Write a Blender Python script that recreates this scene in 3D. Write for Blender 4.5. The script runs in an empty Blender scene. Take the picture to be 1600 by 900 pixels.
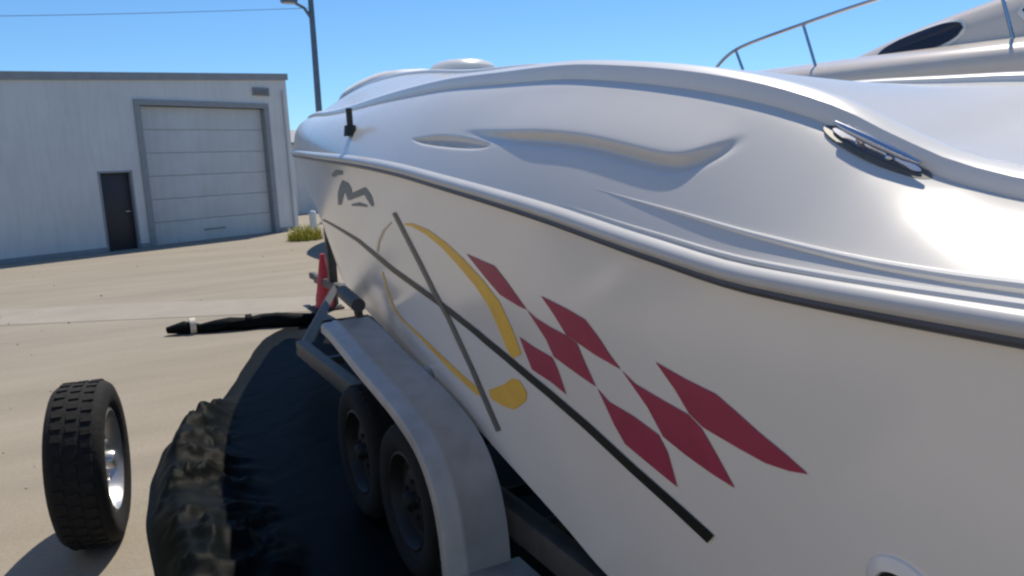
import bpy, bmesh, math, random
import numpy as np
from mathutils import Vector, Matrix, noise

# ---------------------------------------------------------------- camera, sky, sun, exposure
SC = bpy.context.scene
cam_d = bpy.data.cameras.new("camera"); cam = bpy.data.objects.new("camera", cam_d)
SC.collection.objects.link(cam); SC.camera = cam
cam_d.sensor_width = 36.0; cam_d.lens = 27.0; cam_d.clip_start = 0.05; cam_d.clip_end = 3000
_y, _p, _r = math.radians(27.811), math.radians(-9.2), math.radians(2.8)
_fw = Vector((math.sin(_y)*math.cos(_p), math.cos(_y)*math.cos(_p), math.sin(_p)))
_r0 = Vector((math.cos(_y), -math.sin(_y), 0)); _u0 = _r0.cross(_fw)
_rt = _r0*math.cos(_r) - _u0*math.sin(_r); _up = _u0*math.cos(_r) + _r0*math.sin(_r)
cam.matrix_world = Matrix(((_rt.x, _up.x, -_fw.x, 0), (_rt.y, _up.y, -_fw.y, 0), (_rt.z, _up.z, -_fw.z, 1.75), (0, 0, 0, 1)))

SUN = Vector((0.42, 0.46, 1.0)).normalized()
elev = math.asin(SUN.z); azim = math.atan2(SUN.x, SUN.y)
world = bpy.data.worlds.new("World"); SC.world = world; world.use_nodes = True
wn = world.node_tree.nodes; wl = world.node_tree.links
sky = wn.new("ShaderNodeTexSky"); sky.sky_type = 'NISHITA'; sky.sun_disc = False
sky.sun_elevation = elev; sky.sun_rotation = azim; sky.altitude = 0; sky.air_density = 1.0; sky.dust_density = 0.0; sky.ozone_density = 4.0
bgn = wn["Background"]; bgn.inputs[1].default_value = 0.105
tint = wn.new("ShaderNodeMix"); tint.data_type = 'RGBA'; tint.blend_type = 'MULTIPLY'; tint.inputs[0].default_value = 1.0
tint.inputs[7].default_value = (0.50, 0.715, 0.885, 1)
wl.new(sky.outputs[0], tint.inputs[6]); wl.new(tint.outputs[2], bgn.inputs[0])
sun_d = bpy.data.lights.new("sun", 'SUN'); sun_d.energy = 3.4; sun_d.angle = math.radians(0.53); sun_d.color = (1.0, 0.91, 0.77)
sun = bpy.data.objects.new("sun", sun_d); SC.collection.objects.link(sun)
sun.rotation_euler = SUN.to_track_quat('Z', 'Y').to_euler(); sun.location = (10, 10, 30)
SC.view_settings.view_transform = 'Standard'; SC.view_settings.look = 'None'
SC.view_settings.exposure = 0.48; SC.view_settings.gamma = 1.0
SC.cycles.filter_width = 2.4
SC.cycles.max_bounces = 8

# ---------------------------------------------------------------- helpers
COL = SC.collection
def link(o, parent=None):
    COL.objects.link(o)
    if parent is not None: o.parent = parent
    return o
def tag(o, label=None, cat=None, group=None, kind=None):
    if label: o["label"] = label
    if cat: o["category"] = cat
    if group: o["group"] = group
    if kind: o["kind"] = kind
    return o
def empty(name, loc, label, cat, group=None, rz=0.0):
    o = bpy.data.objects.new(name, None); o.location = loc; o.rotation_euler = (0, 0, rz); link(o)
    return tag(o, label, cat, group)
def obj(name, verts, faces, mat, parent=None, smooth=True, sharp=35):
    """vertices are given in the parent's own space"""
    me = bpy.data.meshes.new(name)
    me.from_pydata([tuple(map(float, v)) for v in verts], [], [tuple(map(int, f)) for f in faces])
    me.materials.append(mat); me.validate()
    bm = bmesh.new(); bm.from_mesh(me); bmesh.ops.recalc_face_normals(bm, faces=bm.faces); bm.to_mesh(me); bm.free()
    if smooth:
        me.shade_smooth()
        try: me.set_sharp_from_angle(angle=math.radians(sharp))
        except Exception: pass
    return link(bpy.data.objects.new(name, me), parent)
class MB:
    def __init__(s): s.v = []; s.f = []
    def add(s, v, f):
        o = len(s.v); s.v += [tuple(p) for p in v]; s.f += [tuple(i+o for i in q) for q in f]; return s
    def box(s, x0, x1, y0, y1, z0, z1, b=0.0):
        bm = bmesh.new(); bmesh.ops.create_cube(bm, size=1)
        for v in bm.verts: v.co = Vector(((x0+x1)/2+v.co.x*(x1-x0), (y0+y1)/2+v.co.y*(y1-y0), (z0+z1)/2+v.co.z*(z1-z0)))
        if b: bmesh.ops.bevel(bm, geom=list(bm.edges), offset=b, segments=2, affect='EDGES', profile=.5)
        bm.verts.index_update(); s.add([v.co[:] for v in bm.verts], [[v.index for v in f.verts] for f in bm.faces]); bm.free(); return s
    def tube(s, pts, r, n=10, cap=True, up=(0, 0, 1)):
        pts = [Vector(p) for p in pts]; m = len(pts); rs = r if hasattr(r, '__len__') else [r]*m
        V = []
        for i, p in enumerate(pts):
            t = (pts[min(i+1, m-1)]-pts[max(i-1, 0)]).normalized(); u = Vector(up)
            if abs(t.dot(u)) > .95: u = Vector((1, 0, 0))
            a = t.cross(u).normalized(); b = a.cross(t)
            V += [(p+(a*math.cos(k*2*math.pi/n)+b*math.sin(k*2*math.pi/n))*rs[i])[:] for k in range(n)]
        Fc = [(i*n+k, i*n+(k+1) % n, (i+1)*n+(k+1) % n, (i+1)*n+k) for i in range(m-1) for k in range(n)]
        if cap: Fc += [tuple(range(n))[::-1], tuple((m-1)*n+k for k in range(n))]
        return s.add(V, Fc)
    def lathe(s, prof, n=32, M=None, closed=False):
        """prof: (radius, height) pairs about Z"""
        V = []; m = len(prof)
        for r, z in prof: V += [(r*math.cos(k*2*math.pi/n), r*math.sin(k*2*math.pi/n), z) for k in range(n)]
        rng = m if closed else m-1
        Fc = [(i*n+k, i*n+(k+1) % n, ((i+1) % m)*n+(k+1) % n, ((i+1) % m)*n+k) for i in range(rng) for k in range(n)]
        if not closed: Fc += [tuple(range(n))[::-1], tuple((m-1)*n+k for k in range(n))]
        if M is not None: V = [(M @ Vector(p))[:] for p in V]
        return s.add(V, Fc)
    def build(s, name, mat, parent=None, smooth=True, sharp=35): return obj(name, s.v, s.f, mat, parent, smooth, sharp)
def gridmesh(P):
    a, b = P.shape[:2]
    F = [(i*b+j, (i+1)*b+j, (i+1)*b+j+1, i*b+j+1) for i in range(a-1) for j in range(b-1)]
    return P.reshape(-1, 3).tolist(), F
def sweep(pts, outs, prof, closed=True):
    """pts path, outs unit outward vectors, prof list of (outward, up); up is +Z"""
    n = len(prof); V = []
    for i, (p, o) in enumerate(zip(pts, outs)):
        pr = prof[i] if isinstance(prof[0], list) else prof
        V += [(p[0]+o[0]*a, p[1]+o[1]*a, p[2]+o[2]*a+b) for a, b in pr]
    n = len(pr); m = len(pts)
    F = [(i*n+k, i*n+(k+1) % n, (i+1)*n+(k+1) % n, (i+1)*n+k) for i in range(m-1) for k in range(n if closed else n-1)]
    if closed: F += [tuple(range(n))[::-1], tuple((m-1)*n+k for k in range(n))]
    return V, F

# ---------------------------------------------------------------- materials
def mat(name, col, rough=.5, metal=0., var=.0, vscale=6., bump=0., bscale=40., coat=0., col2=None, spec=.5, rvar=0., streak=0.):
    m = bpy.data.materials.new(name); m.use_nodes = True; N = m.node_tree.nodes; L = m.node_tree.links
    b = N["Principled BSDF"]; b.inputs["Base Color"].default_value = (*col, 1); b.inputs["Roughness"].default_value = rough
    b.inputs["Metallic"].default_value = metal; b.inputs["Coat Weight"].default_value = coat; b.inputs["Coat Roughness"].default_value = .12
    b.inputs["Specular IOR Level"].default_value = spec
    tc = N.new("ShaderNodeTexCoord")
    if var or col2:
        t = N.new("ShaderNodeTexNoise"); t.inputs["Scale"].default_value = vscale; t.inputs["Detail"].default_value = 7; t.inputs["Roughness"].default_value = .62
        L.new(tc.outputs["Object"], t.inputs["Vector"])
        r = N.new("ShaderNodeValToRGB"); r.color_ramp.elements[0].position = .32; r.color_ramp.elements[1].position = .68
        c2 = col2 or tuple(c*(1-var) for c in col)
        r.color_ramp.elements[0].color = (*c2, 1); r.color_ramp.elements[1].color = (*col, 1)
        L.new(t.outputs["Fac"], r.inputs["Fac"]); L.new(r.outputs["Color"], b.inputs["Base Color"])
        if streak:
            mp = N.new("ShaderNodeMapping"); mp.inputs["Scale"].default_value = (9, 9, .9); L.new(tc.outputs["Object"], mp.inputs["Vector"])
            t3 = N.new("ShaderNodeTexNoise"); t3.inputs["Scale"].default_value = 1.; t3.inputs["Detail"].default_value = 6; L.new(mp.outputs[0], t3.inputs["Vector"])
            r3 = N.new("ShaderNodeValToRGB"); r3.color_ramp.elements[0].position = .36; r3.color_ramp.elements[1].position = .55
            r3.color_ramp.elements[0].color = (1-streak, 1-streak*1.1, 1-streak*1.4, 1); r3.color_ramp.elements[1].color = (1, 1, 1, 1); L.new(t3.outputs["Fac"], r3.inputs["Fac"])
            mx = N.new("ShaderNodeMix"); mx.data_type = 'RGBA'; mx.blend_type = 'MULTIPLY'; mx.inputs[0].default_value = 1.
            L.new(r.outputs["Color"], mx.inputs[6]); L.new(r3.outputs["Color"], mx.inputs[7]); L.new(mx.outputs[2], b.inputs["Base Color"])
        if rvar:
            mr = N.new("ShaderNodeMapRange"); mr.inputs[3].default_value = rough; mr.inputs[4].default_value = rough+rvar
            L.new(t.outputs["Fac"], mr.inputs[0]); L.new(mr.outputs[0], b.inputs["Roughness"])
    if bump:
        t2 = N.new("ShaderNodeTexNoise"); t2.inputs["Scale"].default_value = bscale; t2.inputs["Detail"].default_value = 5
        L.new(tc.outputs["Object"], t2.inputs["Vector"])
        bp = N.new("ShaderNodeBump"); bp.inputs["Strength"].default_value = bump; bp.inputs["Distance"].default_value = .02
        L.new(t2.outputs["Fac"], bp.inputs["Height"]); L.new(bp.outputs["Normal"], b.inputs["Normal"])
    return m
GEL = mat("white gelcoat", (.90, .885, .845), .15, var=.03, vscale=2.2, coat=.4, rvar=.06)
GELD = mat("deck gelcoat", (.72, .69, .63), .2, var=.04, vscale=3, coat=.35, rvar=.1)
MOULD = mat("moulding gelcoat", (.82, .80, .75), .28, var=.05, coat=.3)
BOTTOM = mat("antifoul", (.05, .05, .055), .8, var=.3)
RUB = mat("grey vinyl rail", (.10, .10, .115), .42, var=.2, vscale=10)
RAILM = mat("pale rail moulding", (.62, .61, .58), .3, var=.1, vscale=8, coat=.2)
STEEL = mat("stainless", (.62, .62, .64), .16, metal=1., var=.1)
DECBLK = mat("black vinyl", (.018, .02, .018), .4, var=.2, vscale=30)
DECGRY = mat("grey vinyl line", (.16, .16, .14), .45, var=.2, vscale=30)
MAROON = mat("maroon vinyl", (.43, .055, .115), .4, var=.22, vscale=14, col2=(.36, .048, .095))
YELLOW = mat("yellow vinyl", (.95, .62, .09), .4, col2=(.90, .53, .07), vscale=9)
YPALE = mat("faded yellow vinyl", (.82, .68, .42), .5, var=.12, vscale=20)
TEAL = mat("teal vinyl", (.17, .23, .26), .45, var=.25, vscale=25)
GALV = mat("galvanised steel", (.42, .42, .42), .5, metal=.25, var=.3, vscale=9, bump=.1)
FENDM = mat("fender paint", (.50, .49, .47), .45, metal=.1, var=.28, vscale=5, col2=(.41, .40, .38), streak=.1)
RUBBER = mat("tyre rubber", (.009, .009, .0092), .9, var=.3, vscale=30, bump=.2)
RIMM = mat("dull rim", (.014, .014, .014), .6, metal=.0, var=.35, vscale=12)
TARP = mat("black tarpaulin", (.0046, .0064, .0070), .55, var=.3, vscale=5, bump=.06, bscale=16, spec=.05)
BAGM = mat("black plastic", (.010, .010, .012), .2, var=.2, bump=.15, bscale=14)
WALL = mat("painted wall", (.70, .69, .665), .75, var=.12, vscale=.7, streak=.05, bump=.08, bscale=60)
TRIM = mat("dark trim", (.30, .305, .31), .6, var=.15)
RDOOR = mat("roller door", (.60, .60, .585), .5, var=.12, vscale=1.2, streak=.05)
DARKD = mat("dark door", (.03, .036, .045), .5, var=.25, col2=(.035, .028, .028), vscale=1.1)
POLEM = mat("blue-grey steel pole", (.11, .16, .22), .5, var=.2)
LENS = mat("lamp glass", (.5, .5, .5), .2)
CONE = mat("cone red", (.72, .05, .06), .5, var=.25, vscale=8)
CONEB = mat("cone base", (.05, .04, .035), .7, var=.3)
CONEW = mat("cone band", (.7, .62, .5), .5, var=.2)
WHITEP = mat("white painted steel", (.78, .78, .76), .4, var=.1)
LEAF = mat("yellow green weed", (.52, .48, .07), .6, var=.35, vscale=8)
SHRUB = mat("dark shrub leaf", (.03, .05, .03), .6, var=.4, vscale=6)
NGEL = mat("cream gelcoat", (.68, .60, .52), .25, var=.05, coat=.4)
GLASSD = mat("dark glazing", (.022, .022, .035), .12, var=.1)
COVER = mat("pale cover", (.80, .77, .76), .7, var=.08, vscale=3, bump=.25, bscale=5)
FRAMEM = mat("dark frame paint", (.085, .08, .075), .55, var=.35, vscale=9, bump=.1)
RIMP = mat("pale alloy", (.62, .62, .62), .3, metal=.7, var=.2, vscale=12)
WOOD = mat("grey timber", (.22, .17, .12), .8, var=.35, vscale=8)

gm = bpy.data.materials.new("yard surface"); gm.use_nodes = True
N = gm.node_tree.nodes; L = gm.node_tree.links; b = N["Principled BSDF"]; b.inputs["Roughness"].default_value = .9
tc = N.new("ShaderNodeTexCoord")
def nz(scale, det=6, rough=.6, stretch=None):
    t = N.new("ShaderNodeTexNoise"); t.inputs["Scale"].default_value = scale; t.inputs["Detail"].default_value = det; t.inputs["Roughness"].default_value = rough
    if stretch:
        mp = N.new("ShaderNodeMapping"); mp.inputs["Scale"].default_value = stretch; mp.inputs["Rotation"].default_value = (0, 0, .43)
        L.new(tc.outputs["Object"], mp.inputs["Vector"]); L.new(mp.outputs[0], t.inputs["Vector"])
    else: L.new(tc.outputs["Object"], t.inputs["Vector"])
    return t
def ramp(src, p0, c0, p1, c1):
    r = N.new("ShaderNodeValToRGB"); r.color_ramp.elements[0].position = p0; r.color_ramp.elements[1].position = p1
    r.color_ramp.elements[0].color = (*c0, 1); r.color_ramp.elements[1].color = (*c1, 1); L.new(src.outputs["Fac"], r.inputs["Fac"]); return r
def mixc(fac, a, bb, mode='MIX'):
    m = N.new("ShaderNodeMix"); m.data_type = 'RGBA'; m.blend_type = mode
    if hasattr(fac, 'name'): L.new(fac, m.inputs[0])
    else: m.inputs[0].default_value = fac
    L.new(a, m.inputs[6]); L.new(bb, m.inputs[7]); return m
big = ramp(nz(.9, 7, .65, (.35, 1.6, 1)), .35, (.275, .242, .19), .68, (.335, .296, .235))
fine = ramp(nz(38, 8, .75), .3, (.82, .82, .82), .7, (1.1, 1.09, 1.07))
m1 = mixc(1.0, big.outputs[0], fine.outputs[0], 'MULTIPLY')
stain = ramp(nz(.55, 5, .6, (.25, 1.4, 1)), .56, (0, 0, 0), .74, (.55, .55, .55))
dk = N.new("ShaderNodeRGB"); dk.outputs[0].default_value = (.24, .21, .175, 1)
m2 = mixc(stain.outputs[0], m1.outputs[2], dk.outputs[0])
L.new(m2.outputs[2], b.inputs["Base Color"])
bp = N.new("ShaderNodeBump"); bp.inputs["Strength"].default_value = .5; bp.inputs["Distance"].default_value = .012
L.new(nz(60, 6, .7).outputs["Fac"], bp.inputs["Height"]); L.new(bp.outputs["Normal"], b.inputs["Normal"])

# ---------------------------------------------------------------- ground
g = obj("ground", [(-600, -600, 0), (600, -600, 0), (600, 900, 0), (-600, 900, 0)], [(0, 1, 2, 3)], gm, smooth=False)
tag(g, kind="structure")

ap = obj("concrete_strip", [(-12, 17.6, .004), (-1.3, 11.75, .004), (2.6, 9.6, .004), (12, 4.5, .004), (12, 5.6, .004), (2.66, 10.9, .004), (.08, 12.5, .004), (-1.48, 13.3, .004), (-12, 19.2, .004)], [(0, 1, 7, 8), (1, 2, 5, 6, 7), (2, 3, 4, 5)], mat("pale concrete", (.345, .31, .255), .9, var=.14, vscale=1.6, bump=.2, bscale=40), smooth=False)
tag(ap, kind="structure")
rnd = random.Random(11); m = MB()
for _ in range(300):
    y = 3+27*rnd.random()**1.4; x = rnd.uniform(-.35, .32)*y+rnd.uniform(-1, 1); r = rnd.choice((.006, .008, .010, .014, .02))*rnd.uniform(.7, 1.2)
    if x > -.3 and y < 9.6: continue
    a = [(x+r*rnd.uniform(.7, 1.3)*math.cos(k*1.257), y+r*rnd.uniform(.7, 1.3)*math.sin(k*1.257), -.001) for k in range(5)]
    b_ = [(x+(p[0]-x)*.6, y+(p[1]-y)*.6, r*rnd.uniform(.4, .8)) for p in a]
    m.add(a+b_, [(5, 6, 7, 8, 9)]+[(k, (k+1) % 5, 5+(k+1) % 5, 5+k) for k in range(5)])
tag(m.build("gravel", mat("loose stone", (.34, .30, .25), .9, col2=(.27, .24, .20), vscale=3), smooth=False), "small loose stones scattered over the yard", "gravel", kind="stuff")

# ---------------------------------------------------------------- workshop building (own frame: +X along the facade, +Y into the building)
brz = math.atan2(.411, .912)
bld = empty("workshop_building", (1.175, 22.86, 0), "grey-blue workshop with a big roller door across the yard", "building", rz=brz)
# facade x: door 0..3.92, right corner 4.75, left extends out of the picture
XL, XR_, DEP = -9.0, 4.78, 12.0
def top(x): return 4.50 + .052*(x+.4)
DW0, DW1, DH = .06, 3.90, 3.74
PX0, PX1, PH = -1.22, -.34, 2.05
m = MB()
def quad(a, b_, c, d): m.add([a, b_, c, d], [(0, 1, 2, 3)])
xs = [XL, PX0, PX1, DW0, DW1, XR_]
for i in range(5):
    x0, x1 = xs[i], xs[i+1]; z0 = PH if i == 1 else DH if i == 3 else 0
    m.add([(x0, 0, z0), (x1, 0, z0), (x1, 0, top(x1)), (x0, 0, top(x0)), (x0, .25, z0), (x1, .25, z0), (x1, .25, top(x1)), (x0, .25, top(x0))],
          [(0, 1, 2, 3), (5, 4, 7, 6), (4, 5, 1, 0), (3, 2, 6, 7), (0, 3, 7, 4), (1, 5, 6, 2)])
m.add([(XR_, .25, 0), (XR_, DEP, 0), (XR_, DEP, 4.4), (XR_, .25, top(XR_)-.02), (XR_-.25, .25, 0), (XR_-.25, DEP, 0), (XR_-.25, DEP, 4.4), (XR_-.25, .25, top(XR_)-.02)],
      [(0, 1, 2, 3), (4, 7, 6, 5), (3, 2, 6, 7), (1, 5, 6, 2)])
m.box(XL, XL+.25, .26, DEP, 0, 4.3); m.box(XL+.26, XR_-.26, DEP-.25, DEP, 0, 4.3)
m.build("wall", WALL, bld, smooth=False)
MB().box(XL+.3, XR_-.3, .3, DEP-.3, 4.15, 4.3).build("roof", TRIM, bld, smooth=False)
m = MB()
for x0, x1 in ((XL-.04, -1.5), (-1.5, XR_+.05)):
    m.add([(x0, -.06, top(x0)-.14), (x1, -.06, top(x1)-.14), (x1, -.06, top(x1)+.05), (x0, -.06, top(x0)+.05), (x0, .31, top(x0)-.14), (x1, .31, top(x1)-.14), (x1, .31, top(x1)+.05), (x0, .31, top(x0)+.05)],
          [(0, 1, 2, 3), (5, 4, 7, 6), (4, 5, 1, 0), (3, 2, 6, 7), (0, 3, 7, 4), (1, 5, 6, 2)])
m.build("parapet_trim", TRIM, bld, smooth=False)
fr = MB(); fr.box(DW0-.14, DW0+.02, -.05, .2, 0, DH, .01); fr.box(DW1-.02, DW1+.14, -.05, .2, 0, DH, .01); fr.box(DW0-.14, DW1+.14, -.055, .2, DH, DH+.15, .01)
fr.build("door_frame", TRIM, bld, smooth=False)
rd = MB().box(DW0+.02, DW1-.02, .19, .22, 0, DH).build("roller_door", RDOOR, bld, smooth=False)
ph = DH/6; pan = MB().box(DW0+.03, DW1-.03, .145, .188, .006, ph-.006, .006)
p0 = pan.build("panel", RDOOR, rd, sharp=20)
for k in range(1, 6):
    c = p0.copy(); link(c, rd); c.location.z = k*ph
MB().box(1.6, 2.3, .125, .139, .28, .33, .006).build("handle", TRIM, rd)
pdr = MB().box(PX0+.05, PX1-.05, .10, .15, .01, PH-.05, .006).build("side_door", DARKD, bld)
MB().tube([(PX1-.16, .1, 1.0), (PX1-.16, .03, 1.0), (PX1-.28, .03, 1.0)], .014).build("handle", STEEL, pdr)
fr = MB(); fr.box(PX0, PX0+.05, -.02, .2, 0, PH, .005); fr.box(PX1-.05, PX1, -.02, .2, 0, PH, .005); fr.box(PX0, PX1, -.02, .2, PH-.045, PH, .005)
fr.build("side_door_frame", TRIM, bld)
v = MB(); v.box(3.55, 4.12, -.05, .01, 4.12, 4.36, .01); vent = v.build("wall_vent", TRIM, bld)
for k in range(4): MB().add([(3.58, -.055, 4.15+k*.05), (4.09, -.055, 4.15+k*.05), (4.09, -.09, 4.135+k*.05), (3.58, -.09, 4.135+k*.05), (3.58, -.055, 4.16+k*.05), (4.09, -.055, 4.16+k*.05), (4.09, -.09, 4.145+k*.05), (3.58, -.09, 4.145+k*.05)], [(0, 1, 2, 3), (4, 7, 6, 5), (3, 2, 6, 7), (0, 3, 7, 4), (1, 5, 6, 2), (0, 4, 5, 1)]).build("louvre", TRIM, vent, smooth=False)
MB().tube([(4.62, -.06, .1), (4.62, -.06, 4.3)], .045).build("downpipe", WALL, bld)
for x0, x1 in ((XL, PX0-.01), (PX1+.01, DW0-.15), (DW1+.15, XR_)): MB().box(x0, x1, -.035, 0, 0, .12).build("plinth", TRIM, bld, smooth=False)

# low shed further back
shd = empty("storage_shed", (12.5, 36.5, 0), "low grey shed far behind, seen between the workshop and the bow", "shed", rz=brz)
MB().box(-6.5, 9, 0, 8, 0, 3.1).build("wall", WALL, shd, smooth=False)
m = MB(); m.add([(-6.8, -.3, 3.102), (9.3, -.3, 3.102), (9.3, 4, 3.9), (-6.8, 4, 3.9), (-6.8, 8.3, 3.102), (9.3, 8.3, 3.102), (-6.8, -.3, 3.02), (9.3, -.3, 3.02), (-6.8, 8.3, 3.02), (9.3, 8.3, 3.02)],
  [(0, 1, 2, 3), (3, 2, 5, 4), (6, 7, 1, 0), (4, 5, 9, 8), (7, 6, 8, 9), (0, 3, 4, 8, 6), (1, 7, 9, 5, 2)])
m.build("roof", TRIM, shd, smooth=False)
for x in (-5.2, -1.2, 2.8): MB().box(x, x+3, -.03, .02, 0, 2.5, .01).build("door", RDOOR, shd, smooth=False)
# ---------------------------------------------------------------- lamp pole and cable
pole = empty("street_lamp", (7.05, 27, 0), "tall dark lamp pole rising beside the workshop corner", "street lamp")
MB().tube([(0, 0, 0), (0, 0, 3), (.04, 0, 6), (.06, 0, 8.4)], [.13, .115, .10, .085], 14).build("pole", POLEM, pole)
MB().box(-.25, .25, -.25, .25, 0, .04, .01).build("base_plate", POLEM, pole)
MB().tube([(.04, 0, 6.9), (-.2, -.02, 7.25), (-.55, -.04, 7.42)], [.06, .05, .05]).build("arm", POLEM, pole)
hd = MB(); hd.box(-.95, -.42, -.2, .12, 7.38, 7.52, .05); hdo = hd.build("lamp_head", POLEM, pole)
MB().box(-.88, -.5, -.15, .07, 7.35, 7.385, .01).build("lamp_lens", LENS, hdo)
cb = [(7.0-t*38, 27-t*3, 7.25-1.2*math.sin(math.pi*t)*.9-t*.2) for t in np.linspace(0, 1, 40)]
tag(MB().tube(cb, .009, 6).build("overhead_cable", POLEM), "thin overhead cable running left from the lamp pole", "cable")

# ---------------------------------------------------------------- the white boat
def pchip(xs,ys):
    xs=np.array(xs,float); ys=np.array(ys,float); h=np.diff(xs); d=np.diff(ys)/h
    m=np.zeros(len(xs)); m[0]=d[0]; m[-1]=d[-1]
    for i in range(1,len(xs)-1):
        if d[i-1]*d[i]>0:
            w1=2*h[i]+h[i-1]; w2=h[i]+2*h[i-1]; m[i]=(w1+w2)/(w1/d[i-1]+w2/d[i])
    def f(x):
        x=np.clip(np.asarray(x,float),xs[0],xs[-1]); i=np.clip(np.searchsorted(xs,x)-1,0,len(xs)-2)
        t=(x-xs[i])/h[i]; t2=t*t; t3=t2*t
        return (2*t3-3*t2+1)*ys[i]+(t3-2*t2+t)*h[i]*m[i]+(-2*t3+3*t2)*ys[i+1]+(t3-t2)*h[i]*m[i+1]
    return f
XM=2.45
def Xr(Y): return 1+1.45*np.clip((Y-1.5)/7.7,0,1)**2.6
def Xc(Y): return 1.25+1.2*np.clip((Y-2)/6.3,0,1)**2.6
def Yr(s): return -2.2+11.4*s
def Yc(s): return -2.2+10.5*s
zr=pchip([-2.2,.0,.69,.98,1.26,1.67,1.95,2.31,2.81,3.37,4.27,5.2,6.02,7.5,9.2],[1.50,1.512,1.518,1.527,1.56,1.619,1.654,1.695,1.748,1.79,1.837,1.878,1.904,1.94,1.98])
zch=pchip([-2.2,.5,1.83,2.08,2.44,2.75,3.2,3.9,4.73,5.34,6.03,7.2,8.3],[.36,.38,.479,.542,.624,.691,.776,.865,.93,.955,.985,1.08,1.25])
zg=pchip([-2.2,0,.6,.75,.878,.994,1.115,1.235,1.39,1.63,1.93,2.32,2.875,3.53,4.3,5.1,5.8,6.85,7.8,9.2],[1.65,1.65,1.66,1.69,1.743,1.80,1.844,1.878,1.914,1.958,2.0,2.029,2.064,2.08,2.09,2.12,2.165,2.21,2.235,2.22])
zc=pchip([-2.2,0,1.2,1.7,2.0,2.3,2.7,3.6,4.5,5.28,6.02,6.63,7.76,8.6,9.2],[1.58,1.59,1.62,1.71,1.83,1.96,2.12,2.276,2.35,2.449,2.51,2.53,2.50,2.40,2.27])
WG=.18
def sst(a,b,x):
    t=np.clip((x-a)/(b-a),0,1); return t*t*(3-2*t)
def hullP(s,v):
    s=np.asarray(s,float); v=np.asarray(v,float)
    a=Yr(s); c=Yc(s); g=.7*v+.3*v*v
    X=Xc(c)+(Xr(a)-Xc(c))*g; Y=c+(a-c)*v; Z=zch(c)+(zr(a)-zch(c))*v
    return np.stack([X,Y,Z],-1)
def deckP(s,w):
    s=np.asarray(s,float); w=np.asarray(w,float); Y=Yr(s); k=sst(3.,6.5,Y)
    a=1.45+.6*k; b=1.05+1.6*k
    q=np.clip(w/WG,0,1); f=np.clip(1-(1-q)**a,0,1)**(1/b)
    h=np.clip((w-WG)/(1-WG),0,1)
    Z=zr(Y)+.02+(zg(Y)-zr(Y)-.02)*f+(zc(Y)-zg(Y))*np.sin(h*math.pi/2)
    X=Xr(Y)+(XM-Xr(Y))*w
    return np.stack([X,Y+0*w,Z],-1)

DIAMONDS=[[(0.4053,0.7877),(0.3858,0.7964),(0.3816,0.7668),(0.3749,0.7072),(0.3796,0.7055),(0.3903,0.7099),(0.3967,0.7372)],
 [(0.3622,0.7716),(0.3505,0.7703),(0.3427,0.7652),(0.3392,0.7341),(0.3367,0.7014),(0.3344,0.6811),(0.3441,0.6822),(0.3514,0.6900),(0.3561,0.6949),(0.3588,0.7358)],
 [(0.3749,0.7072),(0.3712,0.6970),(0.3637,0.6928),(0.3567,0.6934),(0.3519,0.6872),(0.3514,0.6432),(0.3503,0.5927),(0.3570,0.5966),(0.3638,0.6027),(0.3688,0.6074),(0.3696,0.6477)],
 [(0.3879,0.6049),(0.3791,0.6004),(0.3700,0.6024),(0.3693,0.5714),(0.3698,0.5117),(0.3772,0.5199),(0.3876,0.5189),(0.3879,0.5601)],
 [(0.3498,0.5913),(0.3463,0.5726),(0.3364,0.5742),(0.3280,0.5658),(0.3268,0.5335),(0.3279,0.4575),(0.3362,0.4668),(0.3458,0.4795),(0.3478,0.5133)],
 [(0.3342,0.6804),(0.3303,0.6647),(0.3208,0.6630),(0.3131,0.6630),(0.3100,0.6471),(0.3078,0.6008),(0.3058,0.5507),(0.3123,0.5512),(0.3195,0.5572),(0.3264,0.5682),(0.3286,0.6211)],
 [(0.3182,0.7486),(0.3098,0.7447),(0.3010,0.7446),(0.2970,0.7298),(0.2920,0.7089),(0.2871,0.6925),(0.2829,0.6733),(0.2876,0.6597),(0.2933,0.6494),(0.2999,0.6489),(0.3094,0.6519),(0.3127,0.6670),(0.3147,0.7066)]]
BLOB=[(0.4375,0.2713),(0.4177,0.3651),(0.4086,0.4161),(0.4024,0.4359),(0.3991,0.4134),(0.4033,0.3709),(0.4174,0.2893),(0.4292,0.2548),(0.4388,0.2391)]
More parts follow.
